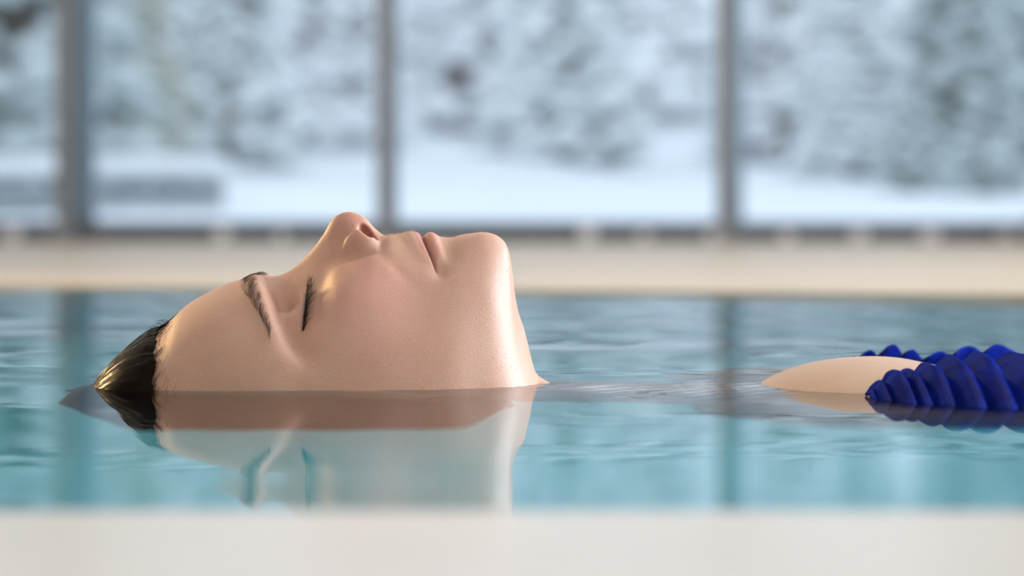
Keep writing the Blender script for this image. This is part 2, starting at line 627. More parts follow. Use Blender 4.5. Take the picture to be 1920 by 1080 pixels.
AW = fn([(-226, 3), (-222, 22), (-215, 38), (-200, 58), (-180, 70), (-155, 75.5), (-125, 76.5), (-100, 73.5), (-71, 69), (-50, 64.5),
         (-30, 57), (-16, 46), (-6, 39), (0, 33), (5, 26), (9, 17), (13, 6), (20, .6)], smooth=5)
PP = fn([(-226, 2.0), (-180, 2.1), (-140, 2.2), (-115, 2.1), (-95, 1.95), (-70, 1.75), (-46, 1.62), (-20, 1.75), (0, 1.9), (20, 2.0)], smooth=3)
_x = np.arange(-260, 60, .25)
_k = np.exp(-.5 * (np.arange(-100, 101) * .25 / 7.0) ** 2)
_w = np.convolve(np.pad(WT(_x), 100, mode='edge'), _k / _k.sum(), 'valid')
WTS = lambda u: np.interp(u, _x, _w)
NOSE_PROF = fn([mid(p) for p in [(500, 517), (520, 516), (535, 511), (550, 502), (565, 490), (580, 474), (595, 455.5), (610, 434), (622, 416.5),
                                 (633, 406.5), (645, 401.8), (655, 400.6), (668, 402.5), (680, 408), (690, 418), (698, 430), (706, 441),
                                 (714, 443.5), (742, 439)]], smooth=0.6)
LIPS = fn([(a, b) for a, b in [(-64, 0), (-58, .15), (-54.5, 1.0), (-51.5, 1.75), (-48.8, 1.5), (-47.0, 0.4), (-46.0, -.9), (-45.0, .2), (-43.4, 1.7),
                               (-41.2, 2.15), (-39.2, 1.3), (-37.2, .2), (-33, -.15), (-29, 0), (-20, 0)]], smooth=0.35)


def lip_shift(V):
    return 7.0 * np.minimum(np.abs(V) / 25.0, 1.3) ** 1.7


def ssm(x, a, b):
    t = np.clip((x - a) / (b - a), 0, 1)
    return t * t * (3 - 2 * t)


def gau(U, V, u0, v0, su, sv):
    return np.exp(-((U - u0) / su) ** 2 - ((np.abs(V) - v0) / sv) ** 2)


def smin(a, b, k):
    h = np.clip(.5 + .5 * (b - a) / k, 0, 1)
    return b + (a - b) * h - k * h * (1 - h)


def smax(a, b, k):
    return -smin(-a, -b, k)


def ellip(U, V, W, c, r, rot=0.0):
    """ellipsoid (approx distance), rotated by rot degrees in the u-w plane"""
    du, dv, dw = U - c[0], V - c[1], W - c[2]
    if rot:
        ca, sa = math.cos(math.radians(rot)), math.sin(math.radians(rot))
        du, dw = du * ca + dw * sa, -du * sa + dw * ca
    k0 = np.sqrt((du / r[0]) ** 2 + (dv / r[1]) ** 2 + (dw / r[2]) ** 2) + 1e-6
    k1 = np.sqrt((du / r[0] ** 2) ** 2 + (dv / r[1] ** 2) ** 2 + (dw / r[2] ** 2) ** 2) + 1e-9
    return k0 * (k0 - 1) / k1


def capsule(U, V, W, a, b, ra, rb):
    ax, ay, az = a
    bx, by, bz = b[0] - ax, b[1] - ay, b[2] - az
    L2 = bx * bx + by * by + bz * bz
    t = np.clip(((U - ax) * bx + (V - ay) * by + (W - az) * bz) / L2, 0, 1)
    return np.sqrt((U - ax - t * bx) ** 2 + (V - ay - t * by) ** 2 + (W - az - t * bz) ** 2) - (ra + (rb - ra) * t)


def sup(V, W, wt, wb, wc, a, p):
    b = np.where(W > wc, np.maximum(wt - wc, .5), np.maximum(wc - wb, .5))
    a = np.maximum(a, .5)
    s = ((np.abs(V) / a + 1e-9) ** p + (np.abs(W - wc) / b) ** p) ** (1 / p)
    s = np.maximum(s, .02)
    rad = np.sqrt(V ** 2 + (W - wc) ** 2) + 1e-6
    return rad * (1 - 1 / s)


EYE = (-108.5, 37.5, 24.8, 12.8)      # u, |v|, w, radius
LID_U = -103.0


def lid_u(av):
    return -103.7 - .0022 * (av - 36) ** 2


def displacement(U, V):
    av = np.abs(V)
    nose_n = np.maximum(NOSE_PROF(U) - WT(U), 0)
    nw = np.interp(U, [-130, -116, -104, -92, -80, -66], [9, 7.6, 8.2, 9.8, 10.0, 7.0])
    D = nose_n * np.exp(-(av / nw) ** 2.1) * ssm(U, -133, -124) * (1 - ssm(U, -66, -60))
    # broad root of the nose against the cheek
    D = D + 1.8 * np.exp(-((U + 88) / 15) ** 2 - (av / 20) ** 4) * ssm(av, 4, 12)
    # lips: detail follows a line that curves toward the chin at the corners
    us = U - lip_shift(V)
    fade = np.clip(1 - (av / 25.5) ** 2.4, 0, 1)
    D = D + LIPS(us) * fade
    D = D - 1.5 * np.exp(-((us + 46.0) / .75) ** 2) * (1 - ssm(av, 25, 29))
    # corner dimple and chin boss
    D = D - 1.6 * gau(U, V, -37.0, 27.5, 4.0, 4.0)
    D = D - 1.2 * gau(U, V, -33, 17, 5, 9)
    D = D + 1.0 * gau(U, V, -14, 10, 9, 10)
    # philtrum
    D = D - .5 * np.exp(-((U + 58) / 6) ** 2 - (V / 2.2) ** 2) + .35 * gau(U, V, -56, 4.2, 6, 2)
    # brow ridge, socket, malar
    bu = -129.5 + .0045 * (av - 18) ** 2 * np.where(av > 18, 1.3, .4)
    D = D + 2.6 * np.exp(-((U - bu) / 6.5) ** 2) * ssm(av, 5, 16) * (1 - ssm(av, 48, 66))
    D = D - 6.5 * gau(U, V, -115.5, 27, 8.5, 15)
    D = D - 3.6 * gau(U, V, -113, 48, 9, 14)
    D = D - 4.2 * gau(U, V, -103, 24, 12, 9)
    D = D - 4.8 * gau(U, V, -98, 44, 9, 14)
    D = D + .7 * gau(U, V, -89.5, 27, 4, 7)
    D = D - 1.7 * gau(U, V, -77, 20.8, 8, 2.6) - 1.5 * gau(U, V, -66.2, 15.5, 2.2, 5)
    D = D - 2.4 * gau(U, V, -97, 33, 6, 12)
    lt = np.clip((av - 22) / 46, 0, 1)
    D = D - 4.6 * np.exp(-((U + 116.5 - 13 * lt) / 6.5) ** 2) * ssm(av, 14, 28) * (1 - ssm(av, 58, 74))
    D = D + 2.0 * np.exp(-((U + 129.0 - 12 * lt) / 6.0) ** 2) * ssm(av, 14, 28) * (1 - ssm(av, 58, 74))
    D = D + 2.6 * gau(U, V, -80, 44, 17, 17)
    D = D - .5 * np.exp(-((U + 70 - (av - 20) * 1.0) / 5.5) ** 2) * ssm(av, 17, 23) * (1 - ssm(av, 30, 42))
    return D


def F(U, V, W):
    U, V, W = np.asarray(U, float), np.asarray(V, float), np.asarray(W, float)
    umin, umax = float(U.min()), float(U.max())
    out = np.full(np.broadcast_shapes(U.shape, V.shape, W.shape), 60.0)
    av = np.abs(V)
    if umin < 30:
        wt = WT(U)
        kk = ssm(av, 3, 26) * ssm(U, -60, -30)
        wt = wt * (1 - kk) + WTS(U) * kk
        h = sup(V, W, wt, WBOT(U), WC(U), AW(U), PP(U))
        h = h - displacement(U, V) * ssm(W, 2, 22)
        if umax > -140 and umin < -50:
            # eyeball under the closed lid
            e = np.sqrt((U - EYE[0]) ** 2 + (av - EYE[1]) ** 2 + (W - EYE[2]) ** 2) - EYE[3]
            h = smin(h, e, 4.0)
            lid = np.exp(-((U - lid_u(av)) / .8) ** 2) * ssm(av, 22, 26) * (1 - ssm(av, 49, 53)) * ssm(W, 15, 22)
            h = h + .9 * lid
            lid2 = np.exp(-((U - lid_u(av) + 8.5) / 1.0) ** 2) * ssm(av, 24, 29) * (1 - ssm(av, 47, 53)) * ssm(W, 15, 22)
            h = h + .55 * lid2
            # nose tip, alae, columella
            h = smin(h, ellip(U, V, W, (-84.0, 0, 77.6), (9.2, 8.6, 9.2)), 4.0)
            h = smin(h, ellip(U, av, W, (-77.6, 12.6, 68.8), (8.8, 5.8, 10.6), -20), 3.2)
            h = smin(h, capsule(U, V, W, (-78, 0, 80), (-69.5, 0, 73.5), 4.6, 3.8), 2.5)
            h = smin(h, ellip(U, av, W, (-73.2, 14.4, 65.4), (6.2, 4.8, 6.4), 15), 2.2)
            n = ellip(U, av, W, (-73.9, 8.8, 75.9), (3.3, 6.6, 7.3), 28)
            h = smax(h, -n, 2.0)
        # ears, under water
        ear = ellip(U, av, W, (-66, 74, -34), (17, 5, 30), 20)
        h = smin(h, ear, 5)
        out = np.minimum(out, h)
    if umax > -90 and umin < 190:
        n = capsule(U, V, W, (-50, 0, -46), (135, 0, -79), 54, 58)
        out = smin(out, n, 46)
        if umax > -20 and umin < 45:
            out = smin(out, capsule(U, V, W, (0, 0, 4), (15.0, 0, -6.5), 9, 4.6), 11)
    if umax > 60:
        t = sup(V, W, T_TOP(U), T_BOT(U), T_C(U), T_A(U), 2.25)
        t = np.where(U < 70, np.maximum(t, 75 - U), t)
        out = smin(out, t, 24)
        # shoulders and arms lying along the body under water
        for a, b, ra, rb in ARM:
            out = smin(out, capsule(U, av, W, a, b, ra, rb), 14)
        if umax > 600:
            for a, b, ra, rb in HAND:
                out = smin(out, capsule(U, av, W, a, b, ra, rb), 4)
        if umax > 640:
            for a, b, ra, rb in LEG:
                out = smin(out, capsule(U, av, W, a, b, ra, rb), 20)
    return out


T_TOP = fn([(60, -60), (85, -36), (105, -18), (128, -1), (148, 8), (170, 12.4), (186, 13.3), (200, 12.6), (213, 10), (230, 7), (270, 6), (320, 3), (400, -14), (520, -22),
            (600, -20), (700, -26), (780, -40), (1800, -60)], smooth=4)
T_BOT = fn([(60, -90), (90, -120), (130, -150), (200, -180), (300, -185), (420, -170), (520, -165), (620, -190), (720, -185), (780, -130), (1800, -70)],
           smooth=6)
T_C = fn([(60, -76), (130, -70), (200, -72), (600, -90), (780, -90), (1800, -66)], smooth=6)
T_A = fn([(60, 5), (85, 50), (105, 92), (130, 118), (160, 132), (200, 138), (300, 138), (420, 122), (520, 130), (620, 162), (700, 165), (780, 90), (810, 4),
          (1800, 1)], smooth=4)
ARM = [((135, 130, -66), (160, 165, -72), 50, 48), ((160, 165, -72), (420, 215, -92), 46, 38), ((420, 215, -92), (650, 225, -96), 36, 26)]
HAND = [((650, 225, -96), (705, 224, -98), 25, 22)] + \
       [((700, 224, -112 + 13 * k), (748 + (0, 8, 10, 2)[k], 226, -116 + 15 * k), 9.5, 8.5) for k in range(4)] + \
       [((748 + (0, 8, 10, 2)[k], 226, -116 + 15 * k), (778 + (0, 12, 16, 4)[k], 218, -117 + 15.5 * k), 8.5, 7) for k in range(4)] + \
       [((665, 220, -76), (715, 206, -62), 12, 9)]
LEG = [((720, 85, -100), (1120, 80, -130), 82, 55), ((1120, 80, -130), (1500, 75, -150), 52, 36), ((1500, 75, -150), (1590, 75, -95), 36, 20)]


def graded(segs):
    a = [np.arange(s, e - 1e-6, st) for s, e, st in segs]
    return np.concatenate(a + [np.array([segs[-1][1]])])


XS = graded([(-232, -222, 2), (-222, -93, .9), (-93, -61, .55), (-61, 16, .9), (16, 40, 1.5), (40, 110, 3.0), (110, 290, 2.2), (290, 600, 7), (600, 800, 5), (800, 1630, 14)])
_half = graded([(0, 20, .65), (20, 62, .9), (62, 84, 1.2), (84, 130, 3), (130, 300, 5)])
VS = np.concatenate([-_half[:0:-1], _half])
WS = graded([(-210, -40, 6), (-40, -10, 2.5), (-10, 92, .9)])


def surface_nets(xs, ys, zs):
    nx, ny, nz = len(xs), len(ys), len(zs)
    S = np.empty((nx, ny, nz), np.float32)
    st = 12
    for i in range(0, nx, st):
        S[i:i + st] = F(xs[i:i + st, None, None], ys[None, :, None], zs[None, None, :])
    neg = S < 0
    c = neg[:-1, :-1, :-1].astype(np.int8)
    for a in (0, 1):
        for b in (0, 1):
            for d in (0, 1):
                if a + b + d:
                    c += neg[a:nx - 1 + a, b:ny - 1 + b, d:nz - 1 + d]
    act = np.argwhere((c > 0) & (c < 8))
    I, J, K = act.T
    idx = np.full((nx - 1, ny - 1, nz - 1), -1, np.int32)
    idx[I, J, K] = np.arange(len(act))
    acc = np.zeros((len(act), 3))
    cnt = np.zeros(len(act))
    corners = [(a, b, d) for a in (0, 1) for b in (0, 1) for d in (0, 1)]
    val = {q: S[I + q[0], J + q[1], K + q[2]].astype(float) for q in corners}
    for q in corners:
        for ax in range(3):
            if q[ax]:
                continue
            r = list(q)
            r[ax] = 1
            r = tuple(r)
            f0, f1 = val[q], val[r]
            m = (f0 < 0) != (f1 < 0)
            t = np.where(m, f0 / np.where(m, f0 - f1, 1), 0)
            P = np.stack([xs[I + q[0]], ys[J + q[1]], zs[K + q[2]]], -1)
            R = np.stack([xs[I + r[0]], ys[J + r[1]], zs[K + r[2]]], -1)
            acc += np.where(m[:, None], P + (R - P) * t[:, None], 0)
            cnt += m
    verts = acc / cnt[:, None]
    faces = []
    for ax in range(3):
        sl0 = [slice(None)] * 3
        sl1 = [slice(None)] * 3
        sl0[ax] = slice(0, -1)
        sl1[ax] = slice(1, None)
        a, b = neg[tuple(sl0)], neg[tuple(sl1)]
        e = np.argwhere(a != b)
        b1, b2 = [(1, 2), (2, 0), (0, 1)][ax]
        dims = (nx, ny, nz)
        ok = (e[:, b1] > 0) & (e[:, b2] > 0) & (e[:, b1] < dims[b1] - 1) & (e[:, b2] < dims[b2] - 1)
        e = e[ok]
        inside = a[tuple(e.T)]

        def cell(d1, d2):
            q = e.copy()
            q[:, b1] += d1
            q[:, b2] += d2
            return idx[tuple(q.T)]
        quad = np.stack([cell(-1, -1), cell(0, -1), cell(0, 0), cell(-1, 0)], -1)
        quad[~inside] = quad[~inside][:, ::-1]
        faces.append(quad)
    return verts, np.concatenate(faces)


BV, BF = surface_nets(XS, VS, WS)


def gradF(P, e=.25):
    g = np.empty_like(P)
    for a in range(3):
        d = np.zeros(3)
        d[a] = e
        A, B = P + d, P - d
        g[:, a] = (F(A[:, 0], A[:, 1], A[:, 2]) - F(B[:, 0], B[:, 1], B[:, 2])) / (2 * e)
    return g


for _ in range(2):
    g = gradF(BV)
    f = F(BV[:, 0], BV[:, 1], BV[:, 2])
    stp = g * (f / np.maximum((g ** 2).sum(1), .15))[:, None]
    ln = np.linalg.norm(stp, axis=1)
    stp *= np.minimum(1, .6 / np.maximum(ln, 1e-9))[:, None]
    BV = BV - stp
BN = gradF(BV)
BN /= np.maximum(np.linalg.norm(BN, axis=1), 1e-9)[:, None]


# ---- skin material, tinted per vertex for lips, flush, lash line and painted nostril darkness
def skin_material():
    m, nt, n, l, p = material('wet_skin')
    at = n.new('ShaderNodeAttribute')
    at.attribute_name = 'tint'
    tc = n.new('ShaderNodeTexCoord')
    nz = n.new('ShaderNodeTexNoise')
    nz.inputs['Scale'].default_value = 45
    nz.inputs['Detail'].default_value = 8
    nz.inputs['Roughness'].default_value = .65
    l.new(tc.outputs['Object'], nz.inputs['Vector'])
    rp = n.new('ShaderNodeValToRGB')
    rp.color_ramp.elements[0].position = .3
    rp.color_ramp.elements[0].color = (.93, .88, .85, 1)
    rp.color_ramp.elements[1].position = .7
    rp.color_ramp.elements[1].color = (1.0, 1.0, 1.0, 1)
    l.new(nz.outputs['Fac'], rp.inputs[0])
    mx = n.new('ShaderNodeMix')
    mx.data_type = 'RGBA'
    mx.blend_type = 'MULTIPLY'
    mx.inputs[0].default_value = 1.0
    l.new(at.outputs['Color'], mx.inputs[6])
    l.new(rp.outputs[0], mx.inputs[7])
    # sparse freckles
    vo = n.new('ShaderNodeTexVoronoi')
    vo.inputs['Scale'].default_value = 260
    l.new(tc.outputs['Object'], vo.inputs['Vector'])
    fr = n.new('ShaderNodeValToRGB')
    fr.color_ramp.elements[0].position = .10
    fr.color_ramp.elements[0].color = (.72, .60, .52, 1)
    fr.color_ramp.elements[1].position = .2
    fr.color_ramp.elements[1].color = (1, 1, 1, 1)
    l.new(vo.outputs['Distance'], fr.inputs[0])
    mx2 = n.new('ShaderNodeMix')
    mx2.data_type = 'RGBA'
    mx2.blend_type = 'MULTIPLY'
    mx2.inputs[0].default_value = .16
    l.new(mx.outputs[2], mx2.inputs[6])
    l.new(fr.outputs[0], mx2.inputs[7])
    l.new(mx2.outputs[2], p.inputs['Base Color'])
    p.inputs['Subsurface Weight'].default_value = .35
    p.inputs['Subsurface Radius'].default_value = (1.0, .38, .22)
    p.inputs['Subsurface Scale'].default_value = .0035
    p.inputs['Roughness'].default_value = .48
    p.inputs['Specular IOR Level'].default_value = .5
    p.inputs['Coat Weight'].default_value = .035
    p.inputs['Coat Roughness'].default_value = .18
    po = n.new('ShaderNodeTexNoise')
    po.inputs['Scale'].default_value = 900
    po.inputs['Detail'].default_value = 3
    l.new(tc.outputs['Object'], po.inputs['Vector'])
    bp = n.new('ShaderNodeBump')
    bp.inputs['Strength'].default_value = .35
    bp.inputs['Distance'].default_value = .00035
    l.new(po.outputs['Fac'], bp.inputs['Height'])
    l.new(bp.outputs[0], p.inputs['Normal'])
    l.new(bp.outputs[0], p.inputs['Coat Normal'])
    return m


MAT_SKIN = skin_material()
person = np_mesh('person', np.stack([BV[:, 0], BV[:, 1], BV[:, 2]], -1) / 1000.0, BF, MAT_SKIN)
person.location = (0, 1.5, 0)
tag(person, 'woman in blue ruffled swimsuit floating face up in the pool with closed eyes', 'person')
U_, V_, W_ = BV.T
A_ = np.abs(V_)
tint = np.tile(np.array([0.63, 0.378, 0.282]), (len(BV), 1))


def blend(mask, col):
    global tint
    tint = tint * (1 - mask[:, None]) + np.array(col)[None] * mask[:, None]


up = ssm(W_, 5, 15)
blend(.65 * gau(U_, V_, -70, 44, 28, 20), (0.72, 0.37, 0.31))
blend(.55 * np.exp(-((U_ + 82) / 14) ** 2 - (V_ / 17) ** 2) * ssm(W_, 55, 68), (0.66, 0.31, 0.23))
blend(.35 * np.exp(-((U_ + 14) / 14) ** 2 - (V_ / 22) ** 2) * up, (0.70, 0.40, 0.31))
blend(ssm(U_, 40, 120), (0.56, 0.38, 0.27))
us = U_ - lip_shift(V_)
lipm = ssm(us, -51.5, -49.6) * (1 - ssm(us, -40.6, -38.4)) * (1 - ssm(A_ + np.abs(us + 45.5) * 1.4, 23, 27.5)) * ssm(W_, 40, 50)
blend(.7 * lipm, (0.52, 0.22, 0.18))
blend(.7 * np.exp(-((us + 46) / .9) ** 2) * (1 - ssm(A_, 24, 27)) * ssm(W_, 40, 50), (0.30, 0.10, 0.09))  # darker line where the lips meet
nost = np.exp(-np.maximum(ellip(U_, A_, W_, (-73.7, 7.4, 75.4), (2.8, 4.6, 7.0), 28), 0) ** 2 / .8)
blend(.9 * nost, (0.34, 0.10, 0.08))  # reddish nostril interior with its depth darkness painted into the tint
lt_ = np.clip((A_ - 25) / 26, 0, 1)
lash = np.exp(-((U_ - lid_u(A_) - .9 + .6 * lt_) / (1.7 - 1.1 * lt_)) ** 4) * ssm(A_, 24, 27) * (1 - ssm(A_, 50, 53)) * ssm(W_, 20, 26)
blend(.9 * lash, (0.03, 0.028, 0.028))
blend(.35 * gau(U_, V_, -109, 33, 6, 14) * up, (0.58, 0.36, 0.29))
ca = person.data.color_attributes.new('tint', 'FLOAT_COLOR', 'POINT')
ca.data.foreach_set('color', np.concatenate([tint, np.ones((len(tint), 1))], 1).astype(np.float32).ravel())

BVH = BVHTree.FromPolygons([tuple(v) for v in BV], [tuple(f) for f in BF])


def top(u, v):
    """surface point and normal under (u, v), from above"""
    hit = BVH.ray_cast(Vector((u, v, 200)), Vector((0, 0, -1)))
    return hit[0], hit[1]


class Strands:
    def __init__(self):
        self.v, self.f = [], []

    def add(self, pts, r0, r1=None, sides=4, peak=None):
        pts = [Vector(p) for p in pts]
        n = len(pts)
        r1 = r0 * .15 if r1 is None else r1
        b0 = len(self.v)
        for i, p in enumerate(pts):
            d = (pts[min(i + 1, n - 1)] - pts[max(i - 1, 0)]).normalized()
            a = d.orthogonal().normalized()
            b = d.cross(a)
            r = r0 + (r1 - r0) * i / (n - 1)
            for k in range(sides):
                t = 2 * math.pi * k / sides
                self.v.append((p + a * math.cos(t) * r + b * math.sin(t) * r) / 1000.0)
        for i in range(n - 1):
            for k in range(sides):
                q = (k + 1) % sides
                self.f.append((b0 + i * sides + k, b0 + i * sides + q, b0 + (i + 1) * sides + q, b0 + (i + 1) * sides + k))

    def build(self, name, mat, parent):
        return mesh_obj(name, self.v, self.f, mat, parent)




def thin_gloss(n, l, p, w, rough, col):
    """diffuse cloth or hair with a weak, even gloss of its water film"""
    p.inputs['Specular IOR Level'].default_value = 0.0
    p.inputs['Roughness'].default_value = .9
    gl = n.new('ShaderNodeBsdfGlossy')
    gl.inputs['Roughness'].default_value = rough
    gl.inputs['Color'].default_value = (*col, 1)
    mx = n.new('ShaderNodeMixShader')
    mx.inputs[0].default_value = w
    l.new(p.outputs[0], mx.inputs[1])
    l.new(gl.outputs[0], mx.inputs[2])
    l.new(mx.outputs[0], n['Material Output'].inputs['Surface'])


MAT_HAIR = simple('wet_dark_hair', (0.010, 0.006, 0.0045), 0.24, .02, noise=.3, nscale=60)
MAT_BROW = simple('brow_hair', (0.085, 0.058, 0.048), 0.5, .4, noise=.2, nscale=60)
MAT_LASH = simple('black_lashes', (0.008, 0.008, 0.009), 0.4, .4, noise=.2, nscale=60)
MAT_VELLUS = simple('fine_down', (0.75, 0.6, 0.45), 0.5, .4, noise=.1, nscale=60)

# ---- eyebrows and lashes, both sides
rg = random.Random(11)
for sgn in (-1, 1):
    st = Strands()
    for k in range(330):
        t = rg.random()
        av = 7.0 + 54 * t
        cu = float(np.interp(av, [7, 16, 26, 38, 48, 55, 62], [-130.5, -132.5, -133, -130.8, -127, -123, -118.5]))
        hw = 5.4 * (1 - t) ** .55 * min(1, .75 + t * 2) + .6
        off = rg.uniform(-1, 1)
        u0 = cu + off * hw
        du = .5 + .5 * rg.random()
        # hairs sweep outward, lower ones up and upper ones down, meeting in the middle
        dirv = Vector((-(off) * .5 - .55 * (1 - t) ** 2, 1.0 * (.35 + t), 0))
        dirv.normalize()
        L = rg.uniform(4.0, 7.5) * (1 - .3 * t)
        P = []
        for q in range(5):
            s = q / 4
            uu, vv = u0 + dirv.x * L * s + .5 * s * s, av + dirv.y * L * s
            if vv > 70:
                break
            h, nn = top(uu, sgn * vv)
            if h is None:
                break
            P.append(h + nn * (.1 + .9 * s * (1 - .6 * s)))
        if len(P) == 5:
            st.add(P, .085, .025, 3)
    st.build('eyebrow', MAT_BROW, person)
    st = Strands()
    for k in range(185):
        t = (k + rg.random()) / 185
        av = 25.0 + 26.5 * t
        u0 = lid_u(av) + rg.uniform(-.2, .9)
        h, nn = top(u0, sgn * av)
        if h is None:
            continue
        L = (10.4 - 5.2 * t) * rg.uniform(.65, 1.12)
        fan = (t - .42) * 1.1 + rg.uniform(-.25, .25)
        d0 = Vector((.75 + rg.uniform(-.2, .2), sgn * fan * .4, .2 + .3 * (1 - t))) + nn * .75
        d1 = Vector((.62 - .5 * (1 - t) * rg.random() + rg.uniform(-.35, .3), sgn * fan * .6, .95)) + nn * .25
        P = [h - nn * .3]
        p = h.copy()
        for q in range(6):
            s = q / 5
            d = (d0 * (1 - s) + d1 * s).normalized()
            p = p + d * (L / 6)
            P.append(p.copy())
        st.add(P, .15, .05, 3)
    for k in range(34):                          # short lower lashes
        t = (k + rg.random()) / 34
        av = 28 + 21 * t
        h, nn = top(lid_u(av) + 2.2, sgn * av)
        if h is None:
            continue
        d = (Vector((.95, sgn * (t - .4) * .8, .12)) + nn * .5).normalized()
        st.add([h, h + d * 2, h + d * 4 + Vector((.2, 0, .1))], .09, .03, 3)
    st.build('eyelashes', MAT_LASH, person)

# fine down on the upper lip and nose ridge edge
st = Strands()
for k in range(260):
    u = rg.uniform(-66, -50)
    v = rg.uniform(-14, 14)
    h, nn = top(u, v)
    if h:
        d = (nn + Vector((.9, -.2 * np.sign(v), 0))).normalized()
        st.add([h, h + d * .8, h + d * 1.5 + Vector((.3, 0, -.1))], .035, .012, 3)
st.build('lip_down', MAT_VELLUS, person)

# ---- hair: wet cap that follows the skull and trails into the water
nu, nth = 90, 260
HT = fn([(-220, -60), (-216, -28), (-211, -1), (-205, 7.0), (-198, 14.5), (-188, 23.3), (-180, 28.6), (-174, 31.5), (-165, 36)], smooth=.8)
HA = fn([(-220, 40), (-216, 62), (-211, 73), (-205, 78), (-195, 80), (-185, 79), (-175, 77), (-160, 77.5)], smooth=1)
hv = []
rs = np.random.RandomState(4)
ridge_ph = rs.rand(9) * 6.28
for j in range(nth):
    th = math.radians(-158 + 316 * j / (nth - 1))     # 0 = top of the head, +-90 = sides
    ath = abs(math.degrees(th))
    # hairline position along u for this angle
    hl = np.interp(ath, [0, 30, 60, 80, 95, 112, 158], [-180.5, -179.5, -177, -175.5, -170, -8, 2])
    hl += (.7 * math.sin(th * 23 + 1) + 1.6 * (rs.rand() - .5)) * (ath < 100)
    for i in range(nu):
        t = i / (nu - 1)
        u = hl + (-219.5 - hl) * t
        wt, a, wc, wb = float(HT(u)), float(HA(u)), float(np.interp(u, [-220, -205, -180], [-45, -34, -20])), float(WBOT(u)) - 4
        wt = max(wt, wc + 1)
        if u > -170:
            wt, a, wc = float(WT(u)) + 1.5, float(AW(u)) + 2.0, float(WC(u))
        s, c = math.sin(th), math.cos(th)
        p = 2.0
        b = (wt - wc) if c > 0 else (wc - wb)
        r = 1.0 / ((abs(s) / a) ** p + (abs(c) / b) ** p + 1e-12) ** (1 / p)
        e = min(1, t * 9)
        tw = th * 1.0 + t * .35 * math.sin(th)
        rid = (math.sin(tw * 26 + ridge_ph[0] + 2 * math.sin(t * 3 + th * 3)) * .5 + math.sin(tw * 47 + ridge_ph[1] + t * 4) * .35
               + math.sin(tw * 88 + ridge_ph[2] - t * 3) * .3 + math.sin(tw * 150 + ridge_ph[5] + t * 2) * .2 + abs(math.sin(tw * 13 + ridge_ph[3] + t)) * .9 - .5)
        if ath > 95:                                  # long hair sinking below the head
            dep = np.interp(u, [-222, -205, -180, -60, 10], [60, 170, 262, 262, 225]) + 6 * math.sin(u * .13)
            rb = 1 / ((abs(s) / 88) ** 5 + (max(-c, .02) / (dep + wc)) ** 5) ** .2
            rb *= .55 + .45 * float(ssm(t, 0, .12))
            k = float(ssm(ath, 96, 108))
            r = r * (1 - k) + max(r, rb) * k
        r += (-1.2 + 1.9 * e) + rid * (.25 + .95 * t) * e
        hv.append((r * s, u, wc + r * c))
hvm = [(y / 1000.0, x / 1000.0, z / 1000.0) for x, y, z in hv]
hf = [(j * nu + i, j * nu + i + 1, (j + 1) * nu + i + 1, (j + 1) * nu + i) for j in range(nth - 1) for i in range(nu - 1)]
hair = mesh_obj('hair', hvm, hf, MAT_HAIR, person)
sol = hair.modifiers.new('thickness', 'SOLIDIFY')
sol.thickness = .0015
sol.offset = -1
HBV = BVHTree.FromPolygons([(y, x, z) for x, y, z in hv], hf)
st = Strands()
for k in range(300):                              # loose strands over the cap and along the hairline
    th = math.radians(rg.uniform(-88, 60))
    u0 = -177.5 + rg.uniform(-6, 4.0)
    curl = rg.uniform(-.25, .25)
    P = []
    for q in range(9):
        s = q / 8
        u = u0 - s * rg.uniform(14, 16) * 2.2
        t2 = th * (1 + .12 * s) + curl * s * s * .5
        d = Vector((0, math.sin(t2), math.cos(t2)))
        hit = HBV.ray_cast(Vector((u, 0, -20)) + d * 160, -d)
        if hit[0] is None:
            hit = BVH.ray_cast(Vector((u, 0, -20)) + d * 160, -d)
        if hit[0] is None:
            break
        P.append(hit[0] + d * (.35 + 1.0 * math.sin(s * 3.1)))
    if len(P) > 4:
        st.add(P, .16, .05, 3)
for k in range(70):                               # baby hairs standing off the hairline
    th = math.radians(rg.choice([rg.uniform(-20, 20), rg.uniform(-85, -60)]))
    d = Vector((0, math.sin(th), math.cos(th)))
    u0 = -178 + rg.uniform(-4, 3)
    hit = BVH.ray_cast(Vector((u0, 0, -20)) + d * 160, -d)
    if hit[0] is None:
        continue
    b = hit[0]
    L = rg.uniform(3, 8)
    dv = Vector((-.8, rg.uniform(-.5, .5), 0))
    st.add([b, b + dv * L * .35 + d * L * .2, b + dv * L * .7 + d * L * .25, b + dv * L + d * L * .12], .07, .02, 3)
for k in range(240):                              # short fine hairs softening the hairline
    th0 = rg.uniform(-89, 12)
    u0 = -176.5 + abs(rg.gauss(0, 2.6)) * (1 + .5 * ssm(-th0, 60, 85))
    L = rg.uniform(5, 13)
    P = []
    for q in range(6):
        s = q / 5
        th = math.radians(th0) - s * L / 75 * .95
        d = Vector((0, math.sin(th), math.cos(th)))
        hit = BVH.ray_cast(Vector((u0 - s * s * L * .6, 0, -18)) + d * 160, -d)
        if hit[0]:
            P.append(hit[0] + d * (.12 + .5 * s))
    if len(P) == 6:
        st.add(P, .065, .03, 3)
for k, (ua, ub, t0) in enumerate(((-177, -174.5, -74), (-176, -173.2, -70), (-174.5, -170.4, -79), (-175.5, -171.2, -77), (-178, -176, -66))):
    P = []                                        # dark wisps at the temple, dipping into the water
    for q in range(9):
        s = q / 8
        th = math.radians(t0 - 30 * s)
        d = Vector((0, math.sin(th), math.cos(th)))
        uu = ua + (ub - ua) * math.sin(s * 2.0)
        hit = BVH.ray_cast(Vector((uu, 0, -15)) + d * 160, -d)
        if hit[0]:
            P.append(hit[0] + d * .25)
    if len(P) > 4:
        st.add(P, .10, .30, 4)
